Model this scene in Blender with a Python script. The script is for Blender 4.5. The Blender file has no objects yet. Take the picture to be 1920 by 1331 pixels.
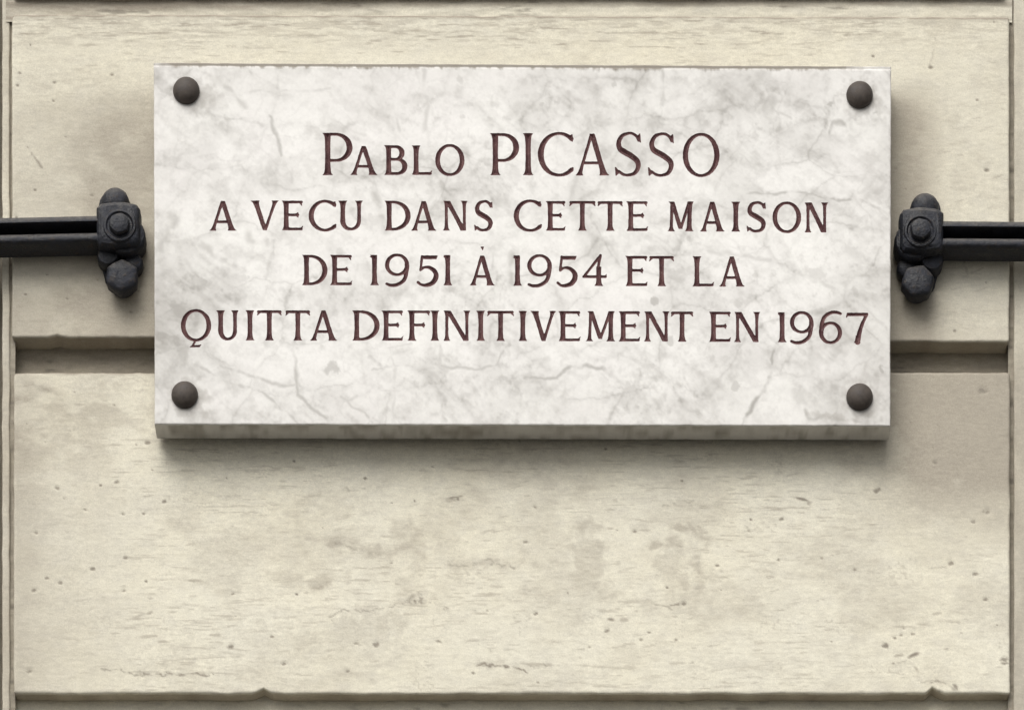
import bpy, bmesh, math
import numpy as np
from mathutils import Vector, Matrix, noise as mnoise

# ---------------------------------------------------------------- camera, sky, sun
S = 0.0005            # one picture unit of the wall face = 0.5 mm
DIST = 9000.0         # camera to wall face (4.5 m), in units
DROP = 4230.0         # camera below the middle of the picture (2.1 m), in units
sc = bpy.context.scene
COL = sc.collection
cam_d = bpy.data.cameras.new('camera')
cam = bpy.data.objects.new('camera', cam_d)
COL.objects.link(cam)
cam.location = (0, -DIST * S, -DROP * S)
cam.rotation_euler = (math.radians(90), 0, 0)
cam_d.sensor_width = 36.0
cam_d.lens = 36.0 * DIST / 1920.0
cam_d.shift_y = DROP / 1920.0          # shift lens: the wall stays rectilinear
cam_d.clip_start = 0.05
cam_d.clip_end = 500
sc.camera = cam

SUN_EL, SUN_AZ = math.radians(47), math.radians(-20)   # azimuth from straight in front, minus = left
w = bpy.data.worlds.new('World'); sc.world = w; w.use_nodes = True
nt = w.node_tree
sky = nt.nodes.new('ShaderNodeTexSky'); sky.sky_type = 'NISHITA'
sky.sun_disc = False
sky.sun_elevation = SUN_EL
sky.sun_rotation = math.pi + SUN_AZ * -1
sky.air_density = 1.0; sky.dust_density = 4.0; sky.ozone_density = 1.0
hs = nt.nodes.new('ShaderNodeHueSaturation'); hs.inputs['Saturation'].default_value = 0.10
nt.links.new(sky.outputs[0], hs.inputs['Color'])
bg = nt.nodes['Background']; bg.inputs['Strength'].default_value = 0.07
nt.links.new(hs.outputs[0], bg.inputs['Color'])
sun_d = bpy.data.lights.new('sun', 'SUN'); sun_d.energy = 1.5; sun_d.angle = math.radians(46)
sun_d.color = (1.0, 0.97, 0.925)
sun = bpy.data.objects.new('sun', sun_d); COL.objects.link(sun)
sdir = Vector((math.sin(SUN_AZ) * math.cos(SUN_EL), -math.cos(SUN_AZ) * math.cos(SUN_EL), math.sin(SUN_EL)))
sun.rotation_euler = (-sdir).to_track_quat('-Z', 'Y').to_euler()
sun.location = sdir * 4
sc.view_settings.view_transform = 'Standard'
sc.view_settings.look = 'None'
sc.view_settings.exposure = 0.85
sc.view_settings.gamma = 1.0

# ---------------------------------------------------------------- helpers
rng = np.random.default_rng(7)
TAB = rng.random((256, 256))

def vnoise(x, y, seed=0):
    x = x + seed * 37.17; y = y + seed * 61.73
    xi = np.floor(x).astype(int); yi = np.floor(y).astype(int)
    fx = x - xi; fy = y - yi
    fx = fx * fx * (3 - 2 * fx); fy = fy * fy * (3 - 2 * fy)
    a = TAB[xi & 255, yi & 255]; b = TAB[(xi + 1) & 255, yi & 255]
    c = TAB[xi & 255, (yi + 1) & 255]; d = TAB[(xi + 1) & 255, (yi + 1) & 255]
    return (a * (1 - fx) + b * fx) * (1 - fy) + (c * (1 - fx) + d * fx) * fy

def fbm(x, y, seed=0, octv=4, gain=0.5):
    t = 0; a = 1; n = 0
    for i in range(octv):
        t = t + a * vnoise(x * 2 ** i, y * 2 ** i, seed + i * 3.1); n += a; a *= gain
    return t / n

def sstep(a, b, x):
    t = np.clip((x - a) / (b - a), 0, 1)
    return t * t * (3 - 2 * t)

def true_xy(px, py, d):
    """where a point d in front of the wall stands so that the photo shows it at (px, py)"""
    k = (DIST - d) / DIST
    return (px - 960.0) * k + 960.0, 665.5 - ((665.5 - py + DROP) * k - DROP)

def world(x, y, d):
    return np.stack([(np.asarray(x, float) - 960.0) * S, -np.asarray(d, float) * S + 0 * np.asarray(x, float),
                     (665.5 - np.asarray(y, float)) * S], -1)

def tag(o, label=None, cat=None, group=None, kind=None):
    for k, v in (('label', label), ('category', cat), ('group', group), ('kind', kind)):
        if v: o[k] = v
    return o

def empty(name, loc):
    o = bpy.data.objects.new(name, None); COL.objects.link(o); o.location = loc
    o.empty_display_size = 0.02
    return o

def link_mesh(name, me, mat, parent=None, origin=(0, 0, 0)):
    o = bpy.data.objects.new(name, me); COL.objects.link(o)
    if mat is not None: me.materials.append(mat)
    o.parent = parent
    po = Vector(parent.matrix_basis.translation) if parent else Vector((0, 0, 0))
    q = parent.parent if parent else None
    while q: po += q.matrix_basis.translation; q = q.parent
    o.location = Vector(origin) - po
    return o

def np_mesh(name, verts, faces, attrs=None, smooth=True, tris=None):
    """verts (n,3) world; faces (m,4) int array; tris (k,3) int array"""
    me = bpy.data.meshes.new(name)
    nf = 0 if faces is None else len(faces); ntri = 0 if tris is None else len(tris)
    me.vertices.add(len(verts)); me.vertices.foreach_set('co', np.asarray(verts, np.float32).ravel())
    loops = []
    if nf: loops.append(np.asarray(faces).ravel())
    if ntri: loops.append(np.asarray(tris).ravel())
    loops = np.concatenate(loops).astype(np.int32)
    me.loops.add(len(loops)); me.loops.foreach_set('vertex_index', loops)
    start = np.concatenate([np.arange(nf) * 4, nf * 4 + np.arange(ntri) * 3]).astype(np.int32)
    me.polygons.add(nf + ntri); me.polygons.foreach_set('loop_start', start)
    me.polygons.foreach_set('use_smooth', np.full(nf + ntri, smooth))
    for k, v in (attrs or {}).items():
        a = me.attributes.new(k, 'FLOAT', 'POINT'); a.data.foreach_set('value', np.asarray(v, np.float32).ravel())
    me.update(calc_edges=True); me.validate()
    return me

# ---------------------------------------------------------------- materials
def new_mat(name):
    m = bpy.data.materials.new(name); m.use_nodes = True
    return m, m.node_tree, m.node_tree.nodes['Principled BSDF']

def N(nt, t, **kw):
    n = nt.nodes.new(t)
    for k, v in kw.items(): setattr(n, k, v)
    return n

def noise_node(nt, scale, detail=4, rough=0.55, stretch=None):
    tc = N(nt, 'ShaderNodeNewGeometry'); mp = N(nt, 'ShaderNodeMapping')
    if stretch: mp.inputs['Scale'].default_value = stretch
    nt.links.new(tc.outputs['Position'], mp.inputs['Vector'])
    nz = N(nt, 'ShaderNodeTexNoise'); nz.inputs['Scale'].default_value = scale
    nz.inputs['Detail'].default_value = detail; nz.inputs['Roughness'].default_value = rough
    nt.links.new(mp.outputs[0], nz.inputs['Vector'])
    return nz

def mixc(nt, fac, a, b):
    m = N(nt, 'ShaderNodeMix', data_type='RGBA')
    for inp, v in ((m.inputs[0], fac), (m.inputs[6], a), (m.inputs[7], b)):
        if isinstance(v, (tuple, list)): inp.default_value = (*v, 1)
        elif isinstance(v, (int, float)): inp.default_value = v
        else: nt.links.new(v, inp)
    return m.outputs[2]

def ramp(nt, src, lo, hi):
    r = N(nt, 'ShaderNodeMapRange'); r.inputs['From Min'].default_value = lo; r.inputs['From Max'].default_value = hi
    nt.links.new(src, r.inputs['Value']); return r.outputs[0]

def attr(nt, name):
    a = N(nt, 'ShaderNodeAttribute'); a.attribute_name = name; return a.outputs['Fac']

def stone_mat(name, base, warm, dirt, soot):
    m, nt, p = new_mat(name)
    n1 = noise_node(nt, 9, 5); n2 = noise_node(nt, 300, 4, 0.65, (0.42, 1, 1)); n3 = noise_node(nt, 85, 3, 0.6, (0.6, 1, 1))
    c = mixc(nt, ramp(nt, n1.outputs[0], 0.35, 0.68), base, warm)
    c = mixc(nt, ramp_to(nt, n3.outputs[0], 0.45, 0.75, 0.0, 0.38), c, tuple(q * k for q, k in zip(base, (0.80, 0.80, 0.84))))
    c = mixc(nt, attr(nt, 'dirt'), c, dirt)  # dirt value: real grime and painted shade together
    c = mixc(nt, attr(nt, 'soot'), c, soot)
    n4 = noise_node(nt, 800, 2, 0.6)
    g = N(nt, 'ShaderNodeHueSaturation'); nt.links.new(c, g.inputs['Color'])
    ml = N(nt, 'ShaderNodeMath', operation='MULTIPLY')
    nt.links.new(ramp_to(nt, n2.outputs[0], 0.25, 0.75, 0.88, 1.08), ml.inputs[0]); nt.links.new(ramp_to(nt, n4.outputs[0], 0.25, 0.75, 0.88, 1.11), ml.inputs[1])
    nt.links.new(ml.outputs[0], g.inputs['Value'])
    nt.links.new(g.outputs[0], p.inputs['Base Color'])
    p.inputs['Roughness'].default_value = 0.85
    p.inputs['Specular IOR Level'].default_value = 0.25
    b = N(nt, 'ShaderNodeBump'); b.inputs['Strength'].default_value = 0.2; b.inputs['Distance'].default_value = 0.0004
    nt.links.new(n2.outputs[0], b.inputs['Height']); nt.links.new(b.outputs[0], p.inputs['Normal'])
    return m

def ramp_to(nt, src, lo, hi, a, b):
    r = N(nt, 'ShaderNodeMapRange'); r.inputs['From Min'].default_value = lo; r.inputs['From Max'].default_value = hi
    r.inputs['To Min'].default_value = a; r.inputs['To Max'].default_value = b
    nt.links.new(src, r.inputs['Value']); return r.outputs[0]

M_STONE = stone_mat('painted_limestone', (0.70, 0.668, 0.557), (0.71, 0.67, 0.54), (0.315, 0.278, 0.225), (0.10, 0.085, 0.07))
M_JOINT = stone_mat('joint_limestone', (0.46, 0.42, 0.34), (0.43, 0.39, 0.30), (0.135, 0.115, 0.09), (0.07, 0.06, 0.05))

def marble_mat():
    m, nt, p = new_mat('white_marble')
    n1 = noise_node(nt, 14, 5); n2 = noise_node(nt, 300, 3, 0.6)
    c = mixc(nt, ramp(nt, n1.outputs[0], 0.35, 0.7), (0.785, 0.772, 0.738), (0.755, 0.735, 0.71))
    c = mixc(nt, attr(nt, 'vein'), c, (0.35, 0.335, 0.31))
    c = mixc(nt, attr(nt, 'dirt'), c, (0.18, 0.155, 0.12))
    g = N(nt, 'ShaderNodeHueSaturation'); nt.links.new(c, g.inputs['Color'])
    nt.links.new(ramp_to(nt, n2.outputs[0], 0.25, 0.75, 0.95, 1.04), g.inputs['Value'])
    nt.links.new(g.outputs[0], p.inputs['Base Color'])
    p.inputs['Roughness'].default_value = 0.55
    p.inputs['Specular IOR Level'].default_value = 0.3
    return m
M_MARBLE = marble_mat()

def simple_mat(name, a, b, rough, scale=40, metallic=0.0, bump=0.0, spec=0.5):
    m, nt, p = new_mat(name)
    n = noise_node(nt, scale, 5, 0.6)
    nt.links.new(mixc(nt, ramp(nt, n.outputs[0], 0.35, 0.68), a, b), p.inputs['Base Color'])
    nt.links.new(ramp_to(nt, n.outputs[0], 0.3, 0.7, rough - 0.12, rough + 0.12), p.inputs['Roughness'])
    p.inputs['Metallic'].default_value = metallic
    p.inputs['Specular IOR Level'].default_value = spec
    if bump:
        n3 = noise_node(nt, scale * 6, 4, 0.6)
        bp = N(nt, 'ShaderNodeBump'); bp.inputs['Strength'].default_value = bump; bp.inputs['Distance'].default_value = 0.001
        nt.links.new(n3.outputs[0], bp.inputs['Height']); nt.links.new(bp.outputs[0], p.inputs['Normal'])
    return m
def paint_mat():
    m, nt, p = new_mat('maroon_letter_paint')
    n1 = noise_node(nt, 90, 4, .6); n2 = noise_node(nt, 650, 3, .6)
    c = mixc(nt, ramp_to(nt, n1.outputs[0], .38, .64, 0, 1), (0.062, 0.024, 0.026), (0.118, 0.056, 0.054))
    c = mixc(nt, ramp_to(nt, n2.outputs[0], .58, .70, 0, .45), c, (0.26, 0.215, 0.20))          # paint worn off the stone
    nt.links.new(c, p.inputs['Base Color']); p.inputs['Roughness'].default_value = .75; p.inputs['Specular IOR Level'].default_value = .25
    return m
M_PAINT = paint_mat()
def iron_mat():
    m, nt, p = new_mat('weathered_black_iron')
    n1 = noise_node(nt, 70, 5, .65); n2 = noise_node(nt, 190, 4, .6); n3 = noise_node(nt, 420, 4, .65)
    c = mixc(nt, ramp_to(nt, n1.outputs[0], .42, .62, 0, 1), (0.008, 0.009, 0.013), (0.021, 0.023, 0.032))
    c = mixc(nt, ramp_to(nt, n2.outputs[0], .56, .68, 0, .75), c, (0.034, 0.024, 0.018))       # rust
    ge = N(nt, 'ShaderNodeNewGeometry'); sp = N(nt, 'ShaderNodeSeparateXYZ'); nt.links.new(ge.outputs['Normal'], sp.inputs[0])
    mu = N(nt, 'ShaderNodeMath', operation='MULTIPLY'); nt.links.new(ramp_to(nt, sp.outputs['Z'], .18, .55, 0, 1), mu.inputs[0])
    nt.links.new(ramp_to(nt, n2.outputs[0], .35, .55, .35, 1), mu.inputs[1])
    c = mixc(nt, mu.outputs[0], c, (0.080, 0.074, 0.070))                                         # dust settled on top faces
    nt.links.new(c, p.inputs['Base Color'])
    nt.links.new(ramp_to(nt, n1.outputs[0], .35, .65, .38, .75), p.inputs['Roughness']); p.inputs['Specular IOR Level'].default_value = .35
    b = N(nt, 'ShaderNodeBump'); b.inputs['Strength'].default_value = .7; b.inputs['Distance'].default_value = .0012
    ad = N(nt, 'ShaderNodeMath', operation='ADD'); nt.links.new(n2.outputs[0], ad.inputs[0]); nt.links.new(n3.outputs[0], ad.inputs[1])
    nt.links.new(ad.outputs[0], b.inputs['Height']); nt.links.new(b.outputs[0], p.inputs['Normal'])
    return m
M_IRON = iron_mat()
M_STUD = simple_mat('bronze_stud', (0.040, 0.031, 0.026), (0.075, 0.060, 0.049), 0.62, 160, bump=0.4, spec=0.4)
M_PAVE = simple_mat('asphalt', (0.05, 0.048, 0.045), (0.08, 0.077, 0.072), 0.85, 3)

# ---------------------------------------------------------------- stone blocks
def lines(a, b, step, dense=(0, 0.6, 1.3, 2.2, 3.4, 5.0, 7.0)):
    d = np.array(dense)
    n = max(2, int(round((b - a - 14) / step)))
    return np.concatenate([a + d, np.linspace(a + 7, b - 7, n + 1)[1:-1], (b - d)[::-1]])

def ell(X, Y, cx, cy, rx, ry, ang=0.0, wob=0.35, sc_=14.0, seed=0):
    """soft uneven ellipse: 1 inside, 0 outside"""
    c, s = math.cos(math.radians(ang)), math.sin(math.radians(ang))
    dx, dy = X - cx, Y - cy
    u = (dx * c + dy * s) / rx; v = (-dx * s + dy * c) / ry
    r = np.sqrt(u * u + v * v) + wob * (fbm(X / sc_, Y / sc_, seed, 3) - 0.5) * 2
    return 1 - sstep(0.45, 1.15, r)

def stamp(A, X, Y, cx, cy, rx, ry, ang, amp, wob=0.3, sc_=9.0, seed=0):
    R = max(rx, ry) * 1.5 + 3
    js = np.where(np.abs(X[0] - cx) < R)[0]; is_ = np.where(np.abs(Y[:, X.shape[1] // 2] - cy) < R + 3)[0]
    if len(js) < 1 or len(is_) < 1: return
    sl = (slice(is_[0], is_[-1] + 1), slice(js[0], js[-1] + 1))
    A[sl] = np.maximum(A[sl], amp * ell(X[sl], Y[sl], cx, cy, rx, ry, ang, wob, sc_, seed))

def path_stamp(A, X, Y, pts, width, amp, wob=4.0, sc_=18.0, seed=0, broken=True):
    """an uneven line along pts"""
    pts = np.array(pts, float); pad = width * 3 + wob * 2 + 2
    x0, y0 = pts.min(0) - pad; x1, y1 = pts.max(0) + pad
    js = np.where((X[0] > x0) & (X[0] < x1))[0]; is_ = np.where((Y[:, X.shape[1] // 2] > y0) & (Y[:, X.shape[1] // 2] < y1))[0]
    if len(js) < 1 or len(is_) < 1: return
    sl = (slice(is_[0], is_[-1] + 1), slice(js[0], js[-1] + 1))
    x = X[sl] + wob * (fbm(X[sl] / sc_, Y[sl] / sc_, seed + 5, 3) - 0.5) * 2
    y = Y[sl] + wob * (fbm(X[sl] / sc_, Y[sl] / sc_, seed + 9, 3) - 0.5) * 2
    best = np.full(x.shape, 1e9)
    for (ax, ay), (bx, by) in zip(pts[:-1], pts[1:]):
        L2 = (bx - ax) ** 2 + (by - ay) ** 2 + 1e-6
        t = np.clip(((x - ax) * (bx - ax) + (y - ay) * (by - ay)) / L2, 0, 1)
        best = np.minimum(best, np.hypot(x - ax - t * (bx - ax), y - ay - t * (by - ay)))
    var = sstep(.30, .62, fbm(X[sl] / (sc_ * 1.1), Y[sl] / (sc_ * 1.1), seed + 13, 3, .6)) + .12
    if not broken: var = .30 + .55 * var
    A[sl] = np.maximum(A[sl], amp * np.clip(var, 0, 1) * np.exp(-(best / width) ** 2))

def block(name, parent, x0, x1, ytop, ybot, d, step, seed, mat, marks=None, round_=4.0, back=-58.0,
          notch=None, corner=6.0, edge_dirt=(0.6, 0.3, 0.2, 0.3), grime_shade=None):
    """one stone: uneven front face with worn arrises, sides running back into the joint.
    ytop/ybot: (left, right) heights; edge_dirt: top, bottom, left, right"""
    gx = lines(x0, x1, step); h = ybot[0] - ytop[0]
    gv = lines(0, h, step * 0.85) / h
    X = np.repeat(gx[None, :], len(gv), 0)
    tx = (gx - x0) / (x1 - x0)
    wv = lambda k, amp, f: amp * (fbm(gx / f, gx * 0 + k, seed + k, 4, 0.6) - 0.5) * 2
    yt = ytop[0] + (ytop[1] - ytop[0]) * tx + wv(1, 1.6, 40)
    yb = ybot[0] + (ybot[1] - ybot[0]) * tx + wv(2, 2.0, 45)
    cr = np.clip(1 - np.minimum(gx - x0, x1 - gx) / corner, 0, 1); cr = corner * (1 - np.sqrt(1 - cr * cr))
    yt = yt + cr; yb = yb - cr
    for (cx, wd, dp, sk) in (notch or []):
        u = (gx - cx) / wd; u = np.where(u < 0, u / sk, u)
        yb = yb - dp * np.clip(1 - np.abs(u), 0, 1) ** 1.3
    Y = yt[None, :] + (yb - yt)[None, :] * gv[:, None]
    ex = np.minimum(X - x0, x1 - X); ey = np.minimum(Y - yt[None, :], yb[None, :] - Y)
    rr = round_ * (0.7 + 0.8 * fbm(X / 35, Y / 35, seed + 21, 3))
    def rnd(e):
        q = np.clip(1 - e / rr, 0, 1); return rr * (1 - np.sqrt(np.clip(1 - q * q, 0, 1)))
    H = -np.maximum(rnd(ex), rnd(ey))
    # wobble of the side edges
    X = X + ((1.3 * (fbm(Y / 40, X * 0, seed + 31, 3) - 0.5) * 2) * np.clip(1 - ex / 30, 0, 1))
    gr = fbm(X / 34, Y / 4.2, seed + 2, 4, 0.6)                       # horizontal tooling / brush grain
    gr2 = fbm(X / 6, Y / 2.8, seed + 3, 3, 0.6)
    H += (gr - 0.5) * 0.32 + (gr2 - 0.5) * 0.45 + (fbm(X / 160, Y / 110, seed + 4, 3) - 0.5) * 3
    cloud = fbm(X / 150, Y / 95, seed + 5, 5, 0.55)
    D = 0.03 + 0.20 * sstep(0.46, 0.70, cloud) * (0.4 + 1.2 * fbm(X / 18, Y / 8, seed + 15, 4, .65))
    streak = sstep(0.60, 0.78, fbm(X / 46, Y / 3.4, seed + 6, 3, 0.55)) * sstep(0.40, 0.65, fbm(X / 210, Y / 90, seed + 7, 3))
    D = np.maximum(D, 0.48 * streak)
    mott = fbm(X / 26, Y / 15, seed + 17, 5, .68)
    D = D + 0.50 * np.clip(mott - .47, 0, 1) * (.5 + cloud)
    spk = vnoise(X / 4.5, Y / 3.2, seed + 19) * vnoise(X / 60, Y / 45, seed + 20)
    D = np.maximum(D, .40 * sstep(.60, .80, spk))
    D = D + 0.20 * np.clip(gr - 0.52, 0, 1) * 2 + 0.30 * np.clip(gr2 - 0.60, 0, 1)
    K = np.zeros_like(X)
    et = np.array(edge_dirt)
    en = 0.35 + 1.2 * fbm(X / 28, Y / 14, seed + 8, 4)
    D = np.maximum(D, 1.5 * et[0] * en * np.exp(-(Y - yt[None, :]) / 4.0)); D = np.maximum(D, et[1] * en * np.exp(-(yb[None, :] - Y) / 4.0))
    D = np.maximum(D, et[2] * en * np.exp(-(X - x0) / 4.0)); D = np.maximum(D, et[3] * en * np.exp(-(x1 - X) / 4.0))
    if grime_shade is not None:
        D = np.maximum(D, grime_shade(X, Y, gr))
    P = np.zeros_like(X)
    r2 = np.random.default_rng(int(seed * 10) + 3)
    area = (x1 - x0) * h
    for i in range(int(area / 2100)):                                 # short dark scratches along the grain
        cx, cy = r2.uniform(x0, x1), r2.uniform(ytop[0], ybot[0])
        stamp(D, X, Y, cx, cy, r2.uniform(3, 18), r2.uniform(1.1, 2.6), r2.uniform(-14, 8), r2.uniform(0.15, 0.58), 0.7, 6, i)
    for i in range(int(area / 22000) if x1 - x0 > 40 else 0):                                # pits
        cx, cy, r = r2.uniform(x0 + 8, x1 - 8), r2.uniform(ytop[0] + 8, ybot[0] - 8), r2.uniform(1.6, 3.4)
        stamp(D, X, Y, cx, cy, r * 1.2, r, 0, 0.8, 0.25, 6, i); stamp(K, X, Y, cx, cy, r, r * .8, 0, r2.uniform(0.1, 0.6), 0.2, 6, i)
        stamp(P, X, Y, cx, cy, r, r, 0, 0.6, 0.2, 6, i)
    if marks: marks(D, K, P, X, Y)
    Z = d + H - P
    ny, nx = X.shape
    V = world(X, Y, Z).reshape(-1, 3)
    idx = np.arange(ny * nx).reshape(ny, nx)
    F = np.stack([idx[:-1, :-1], idx[1:, :-1], idx[1:, 1:], idx[:-1, 1:]], -1).reshape(-1, 4)
    loop = np.concatenate([idx[0, :-1], idx[:-1, -1], idx[-1, :0:-1], idx[:0:-1, 0]])
    lv = V[loop]; n0 = len(V)
    lb = lv.copy(); lb[:, 1] = -back * S
    n = len(loop); a = n0 + np.arange(n); b = n0 + n + np.arange(n)
    F2 = np.stack([np.roll(a, -1), np.roll(b, -1), b, a], -1)[:, ::-1]
    V = np.concatenate([V, lv, lb])
    Df = np.clip(D, 0, 1).ravel(); Kf = np.clip(K, 0, 1).ravel()
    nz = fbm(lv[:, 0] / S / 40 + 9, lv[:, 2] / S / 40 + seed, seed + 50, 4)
    Df = np.concatenate([Df, 0.6 + 0.5 * nz, 0.6 + 0.5 * nz]); Kf = np.concatenate([Kf, 0 * nz, 0 * nz])   # reveals: dirty stone, joint shade painted in on all four sides
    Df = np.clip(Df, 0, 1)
    me = np_mesh(name, V, np.concatenate([F, F2]), {'dirt': Df, 'soot': Kf})  # dirt value holds real grime and painted shade together
    org = V[:n0].mean(0); org[1] = -back * S
    me.transform(Matrix.Translation(-Vector(org)))
    return link_mesh(name, me, mat, parent, org)

wall = empty('stone_wall', (0, 0, -0.75))
tag(wall, 'cream painted stone wall of smooth blocks with recessed joints behind the plaque', 'wall')

def grime_shade_upper(X, Y, gr):
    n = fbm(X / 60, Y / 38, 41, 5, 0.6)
    left = (.45 + .55 * sstep(60, 250, X)) * sstep(120, 260, Y) * (1 - sstep(300, 420, X))  # left of the plaque: part grime, part painted shade
    right = (1 - sstep(1690, 1800, X + 60 * (n - .5))) * sstep(125, 240, Y) * sstep(1600, 1660, X)  # shading right of the plaque, put into the colour
    low = sstep(470, 640, Y) * 0.5  # darker toward the foot of the block: shade painted in
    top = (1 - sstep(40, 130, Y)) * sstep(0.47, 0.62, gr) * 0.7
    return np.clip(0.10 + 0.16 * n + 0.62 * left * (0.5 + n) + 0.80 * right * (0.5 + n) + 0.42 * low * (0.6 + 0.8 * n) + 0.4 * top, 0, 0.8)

def marks_upper(D, K, P, X, Y):
    st = lambda *a, **k: stamp(D, X, Y, *a, **k)
    for i, (x, y, r) in enumerate([(37, 138, 3), (210, 141, 3.5), (100, 190, 3), (102, 155, 3.5), (33, 161, 3), (122, 257, 2.5), (66, 357, 3), (172, 366, 3.5),
                                    (1637, 106, 3.5), (1745, 127, 4), (88, 515, 3), (126, 560, 3), (245, 585, 4), (260, 545, 3), (1790, 620, 4), (1850, 320, 5)]):
        st(x, y, r * 1.4, r, 0, 0.75, seed=i); stamp(K, X, Y, x, y, r, r * .7, 0, 0.45, seed=i); stamp(P, X, Y, x, y, r, r, 0, 0.9, seed=i)
    path_stamp(D, X, Y, [(42, 262), (60, 290), (78, 314)], 5, 0.75, 2, 12, 3)
    path_stamp(K, X, Y, [(42, 262), (60, 290), (78, 314)], 2.2, 0.35, 2, 12, 3)
    path_stamp(D, X, Y, [(222, 232), (240, 246)], 3.5, 0.8, 2, 8, 4)
    path_stamp(D, X, Y, [(1756, 72), (1750, 100), (1742, 126)], 3, 0.6, 5, 10, 5)
    path_stamp(D, X, Y, [(1674, 385), (1700, 379), (1730, 372)], 3, 0.8, 3, 12, 6)
    path_stamp(D, X, Y, [(1674, 402), (1700, 396), (1720, 388)], 3, 0.7, 3, 12, 7)
    path_stamp(D, X, Y, [(1674, 408), (1690, 406)], 3, 0.6, 3, 12, 8)
    path_stamp(D, X, Y, [(1808, 490), (1815, 515)], 4, 0.6, 3, 9, 9)
    path_stamp(D, X, Y, [(60, 628), (95, 620), (122, 608), (118, 628)], 5, 0.75, 3, 14, 10)
    r2 = np.random.default_rng(11)
    for i in range(120):                                              # diagonal scuffs, right of the plaque
        x, y = r2.uniform(1676, 1880), r2.uniform(190, 640)
        if r2.random() < (x - 1660) / 300: continue
        st(x, y, r2.uniform(8, 26), r2.uniform(1.5, 3), r2.uniform(-24, -8), r2.uniform(0.25, 0.62), seed=i)
    for i in range(210):                                              # dark broken paint along the top
        x, y = r2.uniform(30, 1640), 32 + abs(r2.normal()) * 30
        st(x, y, r2.uniform(8, 40), r2.uniform(1.2, 3.0), r2.uniform(-5, 4), r2.uniform(0.3, 0.85), seed=i)
    for i, (xa, xb, y) in enumerate([(1120, 1330, 62), (1330, 1600, 62), (1450, 1560, 44), (840, 1000, 47), (1180, 1300, 88), (620, 760, 46), (700, 1000, 60)]):
        path_stamp(D, X, Y, [(xa, y), ((xa + xb) / 2, y + 1), (xb, y)], 1.6, 0.75, 2, 20, 20 + i)
    for i in range(60):
        x, y = r2.uniform(120, 285), r2.uniform(180, 620)
        st(x, y, r2.uniform(6, 20), r2.uniform(1.2, 2.2), r2.uniform(-10, 25), r2.uniform(0.2, 0.5), seed=i)
    for i in range(9):  # shadow under the right bracket, painted on the wall
        st(1710 + r2.uniform(-30, 60), 560 + r2.uniform(-10, 50), r2.uniform(10, 28), r2.uniform(6, 12), -14, 0.5, seed=60 + i)

def grime_shade_lower(X, Y, gr):
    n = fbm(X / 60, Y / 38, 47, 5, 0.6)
    patch = sstep(.40, .66, n) * (1 - sstep(780, 1000, Y + 260 * (n - .5))) * 0.30           # uneven darker patches, fading out downwards
    side = 1.75 * sstep(1560, 1760, X) * (1 - sstep(740, 1130, Y + 190 * (n - .5))) * (0.5 + n)  # shadow over the upper right, put into the colour
    lcol = 0.36 * (1 - sstep(60, 420, X)) * (0.4 + n) + 0.25 * (1 - sstep(20, 120, X))  # left side and edge: shade and vignetting put into the colour
    return np.clip(patch + 0.75 * side + lcol, 0, 0.85)

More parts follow.
